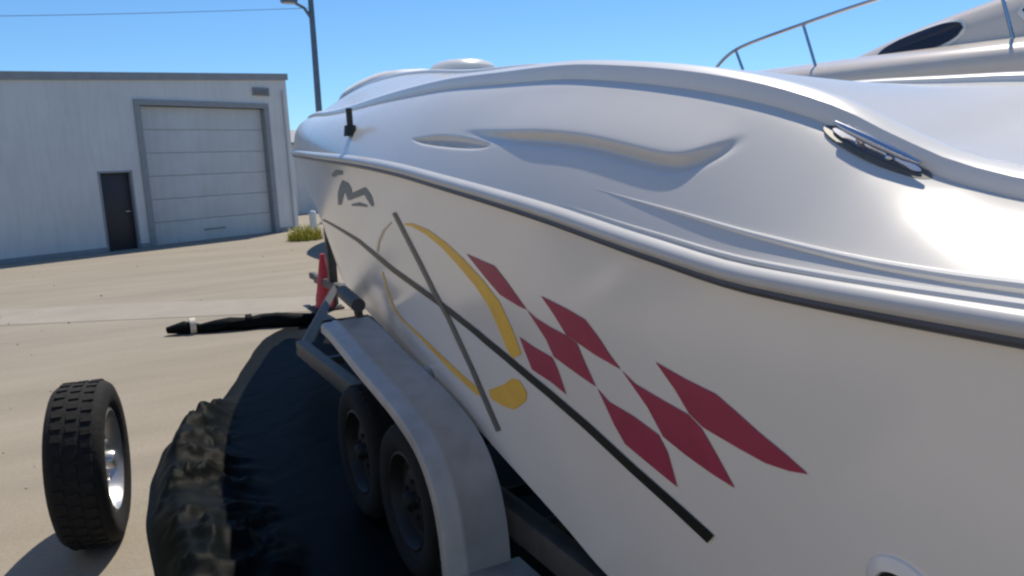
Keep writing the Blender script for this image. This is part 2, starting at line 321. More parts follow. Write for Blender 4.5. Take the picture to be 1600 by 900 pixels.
EMBLEM=[([(0.5554,0.8913),(0.5509,0.8982),(0.5466,0.9048),(0.5424,0.9113),(0.5415,0.9129),(0.5408,0.9131),(0.5371,0.9156),(0.5335,0.9180),(0.5301,0.9204)],[(0.5586,0.9052),(0.5544,0.9137),(0.5503,0.9220),(0.5464,0.9300),(0.5393,0.9422),(0.5334,0.9435),(0.5306,0.9429),(0.5278,0.9423),(0.5251,0.9418)]),
 ([(0.5706,0.7282),(0.5646,0.7500),(0.5588,0.7712),(0.5532,0.7916),(0.5483,0.8094),(0.5436,0.8250),(0.5386,0.8422),(0.5337,0.8588),(0.5350,0.8602),(0.5446,0.8513),(0.5440,0.8435),(0.5435,0.8357),(0.5429,0.8307),(0.5435,0.8195),(0.5442,0.8060),(0.5448,0.7925),(0.5455,0.7790)],[(0.5805,0.7199),(0.5764,0.7406),(0.5724,0.7610),(0.5685,0.7809),(0.5642,0.8024),(0.5580,0.8233),(0.5527,0.8414),(0.5476,0.8588),(0.5362,0.8904),(0.5263,0.8830),(0.5258,0.8756),(0.5253,0.8682),(0.5248,0.8582),(0.5267,0.8420),(0.5285,0.8277),(0.5303,0.8132),(0.5321,0.7986)]),
 ([(0.5397,0.7861),(0.5347,0.7944),(0.5299,0.8026),(0.5253,0.8105),(0.5214,0.8170),(0.5180,0.8224),(0.5142,0.8288),(0.5104,0.8350),(0.5063,0.8420),(0.5031,0.8492),(0.5005,0.8552),(0.4980,0.8610),(0.4955,0.8668)],[(0.5409,0.8016),(0.5361,0.8124),(0.5314,0.8228),(0.5269,0.8329),(0.5219,0.8438),(0.5173,0.8517),(0.5134,0.8584),(0.5097,0.8649),(0.5064,0.8706),(0.5043,0.8741),(0.5016,0.8786),(0.4990,0.8831),(0.4965,0.8875)]),
 ([(0.5039,0.8649),(0.5038,0.8561),(0.5037,0.8473),(0.5036,0.8385),(0.5034,0.8305),(0.5027,0.8227),(0.5020,0.8142),(0.5013,0.8059),(0.5006,0.7976)],[(0.4950,0.8828),(0.4943,0.8756),(0.4936,0.8684),(0.4928,0.8612),(0.4921,0.8535),(0.4929,0.8417),(0.4938,0.8306),(0.4947,0.8193),(0.4955,0.8080)]),
 ([(0.5420,0.7547),(0.5373,0.7594),(0.5329,0.7640),(0.5285,0.7684),(0.5250,0.7719),(0.5216,0.7748),(0.5176,0.7781),(0.5138,0.7812),(0.5101,0.7844)],[(0.5403,0.7663),(0.5353,0.7736),(0.5304,0.7807),(0.5258,0.7876),(0.5206,0.7949),(0.5168,0.7954),(0.5136,0.7955),(0.5106,0.7956),(0.5076,0.7958)])]
STRIPE=([(0.7072,0.4868),(0.6755,0.5025),(0.6536,0.5110),(0.6360,0.5175),(0.6210,0.5226),(0.6060,0.5250),(0.5927,0.5265),(0.5808,0.5272),(0.5702,0.5276),(0.5544,0.5145),(0.5402,0.5026),(0.5272,0.4916),(0.5153,0.4817),(0.5004,0.4808),(0.4869,0.4815),(0.4745,0.4827),(0.4631,0.4838),(0.4541,0.4819),(0.4456,0.4803),(0.4376,0.4789),(0.4301,0.4778),(0.4283,0.4764),(0.4265,0.4750),(0.4247,0.4737),(0.4229,0.4724),(0.4191,0.4715),(0.4154,0.4706),(0.4119,0.4698),(0.4084,0.4692),(0.4050,0.4680),(0.4016,0.4674),(0.3982,0.4672),(0.3950,0.4668),(0.3918,0.4667),(0.3888,0.4661),(0.3859,0.4648),(0.3832,0.4627),(0.3785,0.4568),(0.3740,0.4511),(0.3696,0.4455),(0.3654,0.4400),(0.3608,0.4315),(0.3564,0.4231),(0.3520,0.4150),(0.3479,0.4072),(0.3438,0.4008),(0.3399,0.3946),(0.3361,0.3885),(0.3325,0.3827),(0.3301,0.3779),(0.3277,0.3732),(0.3253,0.3685),(0.3231,0.3639)],
 [(0.6913,0.5129),(0.6641,0.5253),(0.6437,0.5339),(0.6269,0.5407),(0.6123,0.5464),(0.5974,0.5498),(0.5843,0.5523),(0.5724,0.5540),(0.5614,0.5555),(0.5456,0.5438),(0.5315,0.5333),(0.5187,0.5238),(0.5070,0.5156),(0.4928,0.5150),(0.4797,0.5153),(0.4677,0.5157),(0.4566,0.5166),(0.4477,0.5146),(0.4395,0.5128),(0.4317,0.5113),(0.4242,0.5102),(0.4223,0.5091),(0.4205,0.5080),(0.4187,0.5069),(0.4170,0.5059),(0.4133,0.5049),(0.4098,0.5040),(0.4063,0.5033),(0.4028,0.5031),(0.3994,0.5025),(0.3961,0.5019),(0.3928,0.5011),(0.3897,0.4998),(0.3868,0.4986),(0.3840,0.4966),(0.3812,0.4942),(0.3785,0.4918),(0.3739,0.4860),(0.3695,0.4803),(0.3652,0.4748),(0.3610,0.4694),(0.3565,0.4609),(0.3521,0.4527),(0.3479,0.4447),(0.3438,0.4370),(0.3398,0.4310),(0.3360,0.4252),(0.3322,0.4197),(0.3286,0.4143),(0.3262,0.4099),(0.3238,0.4057),(0.3215,0.4015),(0.3192,0.3973)])
CROSSLINE=([(0.4710,0.8082),(0.4698,0.7623),(0.4685,0.7172),(0.4670,0.6729),(0.4655,0.6295),(0.4646,0.6023),(0.4636,0.5754),(0.4626,0.5489),(0.4616,0.5227),(0.4602,0.5028),(0.4589,0.4833),(0.4576,0.4641),(0.4562,0.4454),(0.4559,0.4328),(0.4556,0.4200),(0.4553,0.4073),(0.4550,0.3947),(0.4541,0.3676),(0.4531,0.3410),(0.4521,0.3148),(0.4510,0.2891),(0.4505,0.2629),(0.4499,0.2369),(0.4492,0.2112),(0.4486,0.1858),(0.4479,0.1639),(0.4471,0.1424),(0.4464,0.1211),(0.4456,0.1000)],
 [(0.4659,0.8208),(0.4645,0.7764),(0.4630,0.7329),(0.4614,0.6902),(0.4597,0.6485),(0.4588,0.6218),(0.4578,0.5955),(0.4569,0.5695),(0.4559,0.5440),(0.4546,0.5247),(0.4533,0.5055),(0.4521,0.4866),(0.4507,0.4679),(0.4503,0.4555),(0.4500,0.4434),(0.4496,0.4314),(0.4492,0.4195),(0.4482,0.3930),(0.4473,0.3668),(0.4464,0.3410),(0.4454,0.3155),(0.4447,0.2900),(0.4441,0.2650),(0.4434,0.2402),(0.4427,0.2158),(0.4420,0.1943),(0.4413,0.1730),(0.4406,0.1520),(0.4398,0.1312)])
CRESCENT=([(0.4615,0.7788),(0.4591,0.7811),(0.4568,0.7833),(0.4545,0.7855),(0.4527,0.7873),(0.4494,0.7859),(0.4459,0.7847),(0.4426,0.7835),(0.4396,0.7825),(0.4366,0.7770),(0.4336,0.7716),(0.4306,0.7664),(0.4278,0.7616),(0.4254,0.7525),(0.4230,0.7435),(0.4206,0.7346),(0.4183,0.7262),(0.4160,0.7153),(0.4137,0.7045),(0.4114,0.6940),(0.4093,0.6840),(0.4080,0.6718),(0.4066,0.6594),(0.4052,0.6473),(0.4040,0.6364),(0.4038,0.6203),(0.4035,0.6031),(0.4032,0.5859),(0.4028,0.5692),(0.4028,0.5593),(0.4028,0.5490),(0.4028,0.5386),(0.4027,0.5280),(0.4023,0.5211),(0.4019,0.5147),(0.4015,0.5083),(0.4011,0.5019)],
 [(0.4606,0.7849),(0.4579,0.7894),(0.4552,0.7938),(0.4526,0.7982),(0.4497,0.8028),(0.4456,0.8036),(0.4418,0.8044),(0.4381,0.8053),(0.4342,0.8061),(0.4308,0.8016),(0.4275,0.7975),(0.4244,0.7937),(0.4211,0.7898),(0.4182,0.7823),(0.4154,0.7753),(0.4127,0.7685),(0.4100,0.7617),(0.4075,0.7518),(0.4050,0.7425),(0.4026,0.7335),(0.4001,0.7245),(0.3983,0.7139),(0.3966,0.7039),(0.3950,0.6940),(0.3932,0.6833),(0.3927,0.6662),(0.3923,0.6504),(0.3919,0.6347),(0.3914,0.6188),(0.3914,0.6084),(0.3914,0.5986),(0.3913,0.5888),(0.3913,0.5794),(0.3914,0.5716),(0.3914,0.5634),(0.3915,0.5552),(0.3915,0.5470)])
HOOP=([(0.4792,0.7634),(0.4838,0.7483),(0.4886,0.7327),(0.4936,0.7165),(0.4991,0.6986),(0.5041,0.6773),(0.5089,0.6565),(0.5139,0.6352),(0.5193,0.6122),(0.5226,0.5930),(0.5258,0.5747),(0.5290,0.5560),(0.5322,0.5370)],
 [(0.4783,0.7612),(0.4827,0.7458),(0.4873,0.7298),(0.4920,0.7132),(0.4966,0.6973),(0.5010,0.6784),(0.5057,0.6578),(0.5107,0.6367),(0.5155,0.6160),(0.5184,0.5993),(0.5215,0.5811),(0.5248,0.5625),(0.5281,0.5435)])
LOWER=([(0.5384,0.4303),(0.5401,0.4031),(0.5418,0.3757),(0.5435,0.3483),(0.5451,0.3205),(0.5455,0.2981),(0.5459,0.2759),(0.5462,0.2539),(0.5465,0.2314),(0.5441,0.2233),(0.5417,0.2157),(0.5394,0.2083),(0.5371,0.2008),(0.5316,0.1997),(0.5263,0.1987),(0.5213,0.1977),(0.5164,0.1968),(0.5107,0.1927),(0.5051,0.1893),(0.4997,0.1865),(0.4945,0.1841),(0.4900,0.1821),(0.4857,0.1803),(0.4815,0.1786),(0.4774,0.1769),(0.4730,0.1787),(0.4688,0.1803),(0.4647,0.1820),(0.4607,0.1838),(0.4586,0.1855),(0.4567,0.1871),(0.4547,0.1887),(0.4528,0.1903)],
 [(0.5352,0.4388),(0.5366,0.4124),(0.5381,0.3860),(0.5396,0.3594),(0.5410,0.3329),(0.5411,0.3118),(0.5413,0.2905),(0.5414,0.2694),(0.5415,0.2488),(0.5393,0.2415),(0.5371,0.2339),(0.5349,0.2264),(0.5328,0.2192),(0.5272,0.2194),(0.5218,0.2195),(0.5166,0.2197),(0.5115,0.2199),(0.5053,0.2187),(0.4994,0.2180),(0.4936,0.2178),(0.4880,0.2177),(0.4833,0.2180),(0.4787,0.2182),(0.4743,0.2184),(0.4700,0.2184),(0.4657,0.2207),(0.4615,0.2230),(0.4574,0.2253),(0.4534,0.2275),(0.4515,0.2288),(0.4497,0.2300),(0.4478,0.2313),(0.4460,0.2325)])
LENS_LOW=[(0.4465,0.0626),(0.4104,0.0564),(0.3837,0.0559),(0.3686,0.0544),(0.3402,0.0625),(0.3209,0.0597),(0.3069,0.0585),(0.3004,0.0738),(0.2954,0.0961),(0.2939,0.1143)]
LENS_UP=[(0.2939,0.1143),(0.2979,0.1281),(0.3091,0.1368),(0.3405,0.1355),(0.3839,0.1236),(0.4248,0.1088),(0.4465,0.0626)]
RECESS=[(0.4391,0.0394),(0.4099,0.0545),(0.3760,0.0475),(0.3847,0.0345),(0.4242,0.0300)]

LOA0 = -2.2
boat = empty("motor_boat", (XM, 3.0, 0), "large white motor boat with maroon diamond and yellow hoop graphics on its trailer", "boat")
ORG = np.array([XM, 3.0, 0.0])
def bobj(name, V, F, mt, parent=boat, **k):
    return obj(name, (np.asarray(V, float)-ORG).tolist(), F, mt, parent, **k)
def mirror(P):
    Q = P.copy(); Q[..., 0] = 2*XM-Q[..., 0]; return Q
S = np.unique(np.concatenate([np.linspace(0, 1, 220)]))
Vv = np.linspace(0, 1, 26)
ss, vv = np.meshgrid(S, Vv, indexing='ij'); HP = hullP(ss, vv)
m = MB(); V, Fc = gridmesh(HP); m.add(V, Fc); V, Fc = gridmesh(mirror(HP)); m.add(V, Fc)
# transom
TR = HP[0]; m.add(TR.tolist()+mirror(TR).tolist(), [(i, i+1, len(Vv)+i+1, len(Vv)+i) for i in range(len(Vv)-1)])
hull = bobj("hull", m.v, m.f, GEL)
# bottom: from chine to keel
cv = hullP(S, 0*S); m = MB(); kz = cv[:, 2]-.2*(1-S**4)
for sgn in (0, 1):
    a = cv if not sgn else mirror(cv); kk = np.stack([0*S+XM, cv[:, 1], kz], -1)
    V, Fc = gridmesh(np.stack([a, a*.5+kk*.5, kk], 1)); m.add(V, Fc)
m.add([cv[0].tolist(), mirror(cv)[0].tolist(), [XM, cv[0, 1], kz[0]]], [(0, 1, 2)])
bobj("hull_bottom", m.v, m.f, BOTTOM)

# deck with moulded cabin-side shapes
def seg_d(P, chain):
    d = np.full(P.shape[:-1], 9.)
    for a, c in zip(chain[:-1], chain[1:]):
        a = np.array(a); c = np.array(c); e = c-a; t = np.clip(((P-a)@e)/(e@e), 0, 1)
        d = np.minimum(d, np.linalg.norm(P-a-t[..., None]*e, axis=-1))
    return d
def inside(P, poly):
    r = np.zeros(P.shape[:-1], bool); x = P[..., 0]; y = P[..., 1]
    for (x0, y0), (x1, y1) in zip(poly, poly[1:]+poly[:1]):
        if y0 == y1: continue
        c = ((y0 > y) != (y1 > y)) & (x < (x1-x0)*(y-y0)/(y1-y0)+x0); r ^= c
    return r
MW = 2.4
def met(L_): return [(s*11.4, w*MW) for s, w in L_]
def smooth_chain(ch, n=12):
    ch = np.array(ch); t = np.arange(len(ch)); fx = pchip(t, ch[:, 0]); fy = pchip(t, ch[:, 1]); u = np.linspace(0, len(ch)-1, (len(ch)-1)*n+1)
    return list(zip(fx(u).tolist(), fy(u).tolist()))
def round_chain(ch, it=60):
    P = np.array(smooth_chain(ch))
    for _ in range(it): P[1:-1] = (P[:-2]+2*P[1:-1]+P[2:])/4
    return [tuple(p) for p in P]
LL, LU, RC = round_chain(met(LENS_LOW)), round_chain(met(LENS_UP)), round_chain(met(RECESS+RECESS[:1]), 30)
S2 = np.unique(np.concatenate([np.linspace(0, .24, 50), np.linspace(.24, .52, 420), np.linspace(.5, 1, 120)]))
W2 = np.unique(np.concatenate([np.linspace(0, .006, 5), np.linspace(.006, .20, 130), np.linspace(.20, 1, 60)]))
ss, ww = np.meshgrid(S2, W2, indexing='ij'); DP = deckP(ss, ww)
ds = deckP(ss+1e-3, ww)-DP; dw = deckP(ss, np.minimum(ww+1e-3, 1))-deckP(ss, np.minimum(ww+1e-3, 1)-1e-3)
nn = np.cross(ds, dw); nn /= np.linalg.norm(nn, axis=-1, keepdims=True)+1e-9
nn *= np.where(nn[..., 2:3] < 0, -1, 1)
M2 = np.stack([ss*11.4, ww*MW], -1)
ins = inside(M2, LL+LU[1:-1]); dl = seg_d(M2, LL); du = seg_d(M2, LU)
fade = 1-sst(.355, .405, ss)
disp = np.where(ins, .017*sst(0, .019, dl)*sst(0, .20, du), 0)*fade
outl = -.010*np.exp(-(dl/.014)**2)*fade*sst(.01, .12, du)
rin = inside(M2, RC[:-1]); dr = seg_d(M2, RC)
disp = disp+outl+np.where(rin, -.036*sst(0, .034, dr), 0)
DN = DP+nn*disp[..., None]
m = MB(); V, Fc = gridmesh(DN); m.add(V, Fc); V, Fc = gridmesh(mirror(DN)); m.add(V, Fc)
deck = bobj("deck", m.v, m.f, GELD, sharp=60)

def path(fn, s0, s1, n, mirrored=False):
    s = np.linspace(s0, s1, n); P = fn(s); T = np.gradient(P, axis=0); T[:, 2] = 0; T /= np.linalg.norm(T, axis=1, keepdims=True)
    O = np.stack([-T[:, 1], T[:, 0], 0*T[:, 0]], -1)
    if mirrored: P = mirror(P); O = O*np.array([-1, 1, 1])
    return P, O
prof = [(-.01, -.008), (.02, -.008), (.026, -.002), (.028, .006), (.025, .015), (.015, .023), (-.01, .026)]
ins_ = [(-.01, -.025), (.010, -.025), (.017, -.021), (.020, -.015), (.018, -.0085), (-.01, -.0085)]
for mir in (False, True):
    P, O = path(lambda s: hullP(s, 0*s+1), 0, .9995, 180, mir)
    V, Fc = sweep(P, O, prof); rr = bobj("rub_rail", V, Fc, RAILM)
    V, Fc = sweep(P, O, ins_); bobj("rail_insert", V, Fc, RUB, rr)
    # rounded mouldings above the rail, fading out forward
    for w_, r_, s1 in ((.024, .014, .325), (.0045, .011, .335)):
        P, O = path(lambda s: deckP(s, 0*s+w_), .0, s1, 120, mir)
        rs = r_*np.clip((1-np.linspace(0, 1, 120))*3.2, .03, 1)
        t = MB().tube((P-ORG).tolist(), rs.tolist(), 10); t.build("gunwale_moulding", MOULD, boat)
    P, O = path(lambda s: deckP(s, 0*s+WG), .02, .985, 200, mir)
    pr = [(.035, -.03), (.04, .0), (.032, .022), (.012, .034), (-.012, .034), (-.03, .022), (-.036, -.02)]
    V, Fc = sweep(P, O, pr); bobj("toe_rail", V, Fc, MOULD)
    P, O = path(lambda s: deckP(s, 0*s+.78), .42, .97, 160, mir)
    V, Fc = sweep(P, O, [[(a*.6*k_, c*.6*k_-.012*(1-k_)) for a, c in pr] for k_ in np.clip(np.linspace(0, 1, 160)*3, .05, 1)]); bobj("deck_rib", V, Fc, MOULD)
# foredeck dome
MB().lathe([(.24, -.06), (.24, .02), (.22, .045), (.16, .068), (.08, .078), (.01, .08)], 32, Matrix.Translation((0, 5.25-3.0, float(zc(5.25))-.015))).build("deck_hatch", MOULD, boat)
# cleat in its recess
def deck_frame(s, w):
    p = deckP(s, w); a = deckP(s-1e-3, w)-p; c = deckP(s, w+1e-3)-p
    x = Vector(a).normalized(); z = x.cross(Vector(c)).normalized()
    if z.z < 0: z = -z
    y = z.cross(x); M = Matrix((x, y, z)).transposed().to_4x4(); M.translation = Vector(p-ORG); return M
M = deck_frame(.2725, .146)
cl = bpy.data.objects.new("cleat", None); link(cl, boat); cl.matrix_local = M @ Matrix.Scale(.62, 4)
pts = [(.19*math.cos(t), .042*math.sin(t)) for t in np.linspace(0, 2*math.pi, 40, endpoint=False)]
def plate(h0, h1, k=1., k2=1.): 
    n = len(pts); V = [(x*k, y*k2, h0) for x, y in pts]+[(x*k, y*k2, h1) for x, y in pts]
    return V, [tuple(range(n))[::-1], tuple(range(n, 2*n))]+[(i, (i+1) % n, n+(i+1) % n, n+i) for i in range(n)]
obj("recess_plate", *plate(-.02, .006), DECGRY, cl)
obj("base", *plate(.005, .013, .82, .55), STEEL, cl)
for x in (-.055, .055): MB().tube([(x, 0, .012), (x, 0, .02), (x*1.08, 0, .03)], [.016, .011, .012], 12).build("post", STEEL, cl)
MB().tube([(-.15, 0, .036), (-.10, 0, .033), (0, 0, .033), (.10, 0, .033), (.15, 0, .036)], [.006, .012, .015, .012, .006], 12).build("horn", STEEL, cl)
# small bow fitting
M = deck_frame(.5152, .036)
p = M.translation
bl = MB(); bl.tube([p, p+Vector((0, 0, .05))], [.035, .028], 12); bl.tube([p+Vector((0, 0, .05)), p+Vector((0, 0, .13))], .016, 8)
bl.build("bow_light", DECBLK, boat)
# through-hull port near the stern quarter
def hull_frame(s, v):
    p = hullP(s, v); a = Vector(hullP(s-1e-3, v)-p).normalized(); c = Vector(hullP(s, v+1e-3)-p).normalized()
    n = a.cross(c).normalized()
    if n.x > 0: n = -n
    y = n.cross(a); M = Matrix((a, y, n)).transposed().to_4x4(); M.translation = Vector(p-ORG); return M
M = hull_frame(.2703, .532)
po = MB().lathe([(.075, -.01), (.072, .006), (.060, .014), (.050, .016), (.045, .006)], 32, M).build("port_ring", GEL, hull)
MB().lathe([(.046, .002), (.046, .012), (.03, .008), (.004, .006)], 28, M).build("port_opening", DECBLK, hull)

# vinyl graphics: thin sheets laid on the hull side
def hull_n(s, v):
    p = hullP(s, v); a = hullP(s+1e-3, v)-p; c = hullP(s, v+1e-3)-p; n = np.cross(a, c); n /= np.linalg.norm(n, axis=-1, keepdims=True)
    return n*np.where(n[..., :1] > 0, -1, 1)
def on_hull(L_, lift):
    A = np.array(L_); P = hullP(A[:, 0], A[:, 1])+hull_n(A[:, 0], A[:, 1])*lift; return P
def decal_strip(name, LR, mt, lift, ends=True):
    a, c = LR; A = np.array(a); C = np.array(c); rows = np.stack([A, (2*A+C)/3, (A+2*C)/3, C], 1)
    P = on_hull(rows.reshape(-1, 2), lift).reshape(rows.shape[0], 4, 3); V, Fc = gridmesh(P)
    return bobj(name, V, Fc, mt, hull)
def decal_poly(name, poly, mt, lift, rounds=2):
    q = np.array(poly)
    bm = bmesh.new(); vs = [bm.verts.new((s*11.4, v, 0)) for s, v in q]; f = bm.faces.new(vs)
    bmesh.ops.triangulate(bm, faces=[f]); bmesh.ops.subdivide_edges(bm, edges=list(bm.edges), cuts=3, use_grid_fill=True)
    bm.verts.index_update(); pr = [(v.co.x/11.4, v.co.y) for v in bm.verts]; Fc = [[v.index for v in f.verts] for f in bm.faces]; bm.free()
    return bobj(name, on_hull(pr, lift), Fc, mt, hull)
for d in DIAMONDS: decal_poly("diamond", d, MAROON, .0022)
decal_poly("hoop_end", BLOB, YELLOW, .0022)
decal_strip("hoop", CRESCENT, YELLOW, .002)
decal_strip("hoop", HOOP, YPALE, .002)
decal_strip("hoop", LOWER, YELLOW, .002)
decal_strip("stripe", STRIPE, DECBLK, .0034)
decal_strip("cross_stripe", CROSSLINE, DECGRY, .0046)
for e in EMBLEM: decal_strip("emblem", e, TEAL, .0022)

# ---------------------------------------------------------------- trailer
trl = empty("boat_trailer", (0, 3.4, 0), "grey tandem trailer with a long metal fender under the white boat", "trailer")
TO = Vector((0, 3.4, 0))
def tb(m, name, mt, parent=trl, **k):
    return obj(name, [(v[0], v[1]-3.4, v[2]) for v in m.v], m.f, mt, parent, **k)
for mir in (0, 1):
    X = (lambda x: 2*XM-x) if mir else (lambda x: x)
    def bx(m, x0, x1, *a): 
        a0, a1 = sorted((X(x0), X(x1))); return m.box(a0, a1, *a)
    tb(bx(MB(), 1.27, 1.35, .6, 6.2, .30, .42, .006), "frame_rail", FRAMEM)
    n = MB(); n.tube([(X(1.31), 6.15, .36), (XM, 9.3, .36)], .05, 4); tb(n, "frame_rail", FRAMEM, smooth=False)
    FP = [(2.44, .24), (2.45, .36), (2.485, .50), (2.56, .62), (2.68, .71), (2.92, .785), (3.4, .865), (3.88, .95), (4.02, .962)]
    fy = pchip(range(len(FP)), [a for a, _ in FP]); fz = pchip(range(len(FP)), [a for _, a in FP]); u = np.linspace(0, len(FP)-1, 70)
    Y, Z = fy(u), fz(u); T = np.stack([np.gradient(Y), np.gradient(Z)], 1); T /= np.linalg.norm(T, axis=1, keepdims=True)
    rows = []
    for y, z, t in zip(Y, Z, T):
        nY, nZ = -t[1], t[0]
        cs = [(.968, -.055), (.962, -.05), (.962, -.018), (.967, -.006), (.982, 0), (1.02, .0), (1.03, .007), (1.05, .007), (1.06, 0), (1.20, 0), (1.225, 0), (1.225, -.010), (.985, -.010), (.974, -.018), (.972, -.05)]
        rows.append([(X(a), y+nY*b_, z+nZ*b_) for a, b_ in cs])
    R = np.array(rows); nC = R.shape[1]
    V = R.reshape(-1, 3).tolist(); Fc = [(i*nC+k, i*nC+(k+1) % nC, (i+1)*nC+(k+1) % nC, (i+1)*nC+k) for i in range(len(R)-1) for k in range(nC)]
    Fc += [tuple(range(nC)), tuple((len(R)-1)*nC+k for k in range(nC))]
    q = MB(); q.add(V, Fc); tb(q, "fender", FENDM)
    tb(bx(MB(), .97, 1.268, 2.20, 2.455, .215, .255, .006), "fender_step", GALV)
    tb(bx(MB(), 1.228, 1.268, 3.2, 3.26, .36, .84, .004), "fender_bracket", GALV)
    # side guide with pad
    n = MB(); n.tube([(X(1.262), 4.18, .40), (X(1.25), 4.18, .7), (X(1.205), 4.16, 1.02)], .024, 10); tb(n, "guide_post", FRAMEM)
    n = MB(); n.tube([(X(1.175), 4.02, 1.03), (X(1.19), 4.36, 1.06)], .04, 12); tb(n, "guide_roller", FRAMEM)
    for wy in (3.0, 3.70):
        wh = bpy.data.objects.new("wheel", None); link(wh, trl); wh.location = (X(1.105), wy-3.4, .335)
        wh.rotation_euler = (0, math.radians(-90 if not mir else 90), 0)
        r = .335; tp = [(.215, -.085), (.235, -.10), (.29, -.108), (.318, -.098), (.331, -.08), (r, -.05), (r, .05), (.331, .08), (.318, .098), (.29, .108), (.235, .10), (.215, .085)]
        tm = MB().lathe(tp, 40, None, True)
        for k in range(40):
            a = k*2*math.pi/40
            for zz in (-.052, .0, .052):
                ca, sa = math.cos(a+zz), math.sin(a+zz); c1, s1 = math.cos(a+zz+.09), math.sin(a+zz+.09)
                tm.add([(r*ca*.99, r*sa*.99, zz-.02), (r*c1*.99, r*s1*.99, zz-.02), (r*c1*.99, r*s1*.99, zz+.02), (r*ca*.99, r*sa*.99, zz+.02),
                        (r*ca*1.015, r*sa*1.015, zz-.018), (r*c1*1.015, r*s1*1.015, zz-.018), (r*c1*1.015, r*s1*1.015, zz+.018), (r*ca*1.015, r*sa*1.015, zz+.018)],
                       [(4, 5, 6, 7), (0, 1, 5, 4), (1, 2, 6, 5), (2, 3, 7, 6), (3, 0, 4, 7)])
        tm.build("tyre", RUBBER, wh)
        rim = MB().lathe([(.218, -.075), (.218, .088), (.205, .092), (.195, .075), (.185, .035), (.15, .03), (.12, .05), (.08, .052), (.05, .05), (.004, .05)], 40).build("rim", RIMM, wh)
        for k in range(5): MB().lathe([(.011, .045), (.011, .066), (.003, .068)], 6, Matrix.Translation((.08*math.cos(k*1.2566), .08*math.sin(k*1.2566), 0))).build("lug_nut", RIMM, wh)
        MB().lathe([(.04, .045), (.04, .085), (.034, .097), (.003, .1)], 20).build("hub_cap", RIMM, wh)
for wy in (3.0, 3.70): 
    n = MB(); n.tube([(1.2, wy, .335), (1.2, wy, .24), (2*XM-1.2, wy, .24), (2*XM-1.2, wy, .335)], .03, 8); tb(n, "axle", FRAMEM, smooth=False)
for wy in (1.2, 2.6, 4.4, 6.1):
    tb(MB().box(1.352, 2*XM-1.352, wy, wy+.07, .2, .26, .005), "cross_member", FRAMEM)
for x in (1.9, 3.0): tb(MB().box(x-.06, x+.06, .8, 6.2, .262, .30, .01), "bunk", WOOD)
tb(MB().box(XM-.05, XM+.05, 6.5, 10.2, .31, .41, .006), "tongue", FRAMEM)
n = MB(); n.box(XM-.05, XM+.05, 9.35, 9.45, .41, 1.3, .005); n.tube([(XM-.09, 9.3, 1.2), (XM+.09, 9.3, 1.2)], .07, 14); tb(n, "winch_post", FRAMEM)
n = MB(); n.tube([(XM+.11, 9.75, .06), (XM+.11, 9.75, .8)], .03, 10); n.lathe([(.07, .0), (.07, .05), (.03, .06)], 16, Matrix.Translation((XM+.11, 9.75, .0))); tb(n, "jack", FRAMEM)
n = MB(); n.box(XM-.04, XM+.04, 10.18, 10.5, .33, .42, .02); tb(n, "coupler", FRAMEM)

# ---------------------------------------------------------------- black tarpaulin on the ground
def fbm(x, y, z=0., o=4): return noise.fractal(Vector((x, y, z)), .9, 2.1, o)
random.seed(4)
TX = np.linspace(0, 1, 150); TY = np.linspace(0, 1, 230)
left = pchip([1.9, 2.6, 3.4, 4.1, 4.75, 5.3, 5.9, 6.5, 7.3, 8.2, 8.9, 9.1], [-.12, -.05, .02, .03, .06, .17, .46, .74, 1.0, 1.30, 1.72, 1.95])
V = []
for j, ty in enumerate(TY):
    y = 1.9+ty*7.15
    for i, tx in enumerate(TX):
        x0 = float(left(y)); x = x0+(2.75-x0)*tx**1.3
        k = 1-sst(.42, .72, x-.35*sst(5, 8, y)); e = sst(0, .16, x-x0)
        wx = .22*fbm(x*1.7, y*1.7, 3.); wy = .22*fbm(x*1.7+7, y*1.7, 1.)
        r1 = 1-abs(fbm(((x+wx)*.8+(y+wy)*.6)*1.1, ((y+wy)*.8-(x+wx)*.6)*3.4, .5, 2))*2.6
        r2 = 1-abs(fbm(((x+wx)*.7-(y+wy)*.7)*1.8, ((y+wy)*.7+(x+wx)*.7)*6.2, 4.5, 2))*2.4
        heap = .17*math.exp(-((x-x0-.14)/.20)**2)*(.7+.5*fbm(y*.8, 2.))*(1-sst(5.6, 7.2, y))
        h = e*(heap+.065*max(r1, 0)**1.8+.030*max(r2, 0)**1.6)*k+.006+.003*(1-k)*max(r1, 0)
        ed = .03*fbm(y*1.1, 9., 0., 2)*(1-tx)**4
        V.append((x+ed, y, max(h, .003) if e > 0 else .003))
nx = len(TX)
Fc = [(j*nx+i, j*nx+i+1, (j+1)*nx+i+1, (j+1)*nx+i) for j in range(len(TY)-1) for i in range(nx-1)]
tag(obj("tarpaulin", V, Fc, TARP, sharp=180), "crumpled black tarpaulin spread on the ground beside the trailer wheels", "tarpaulin")
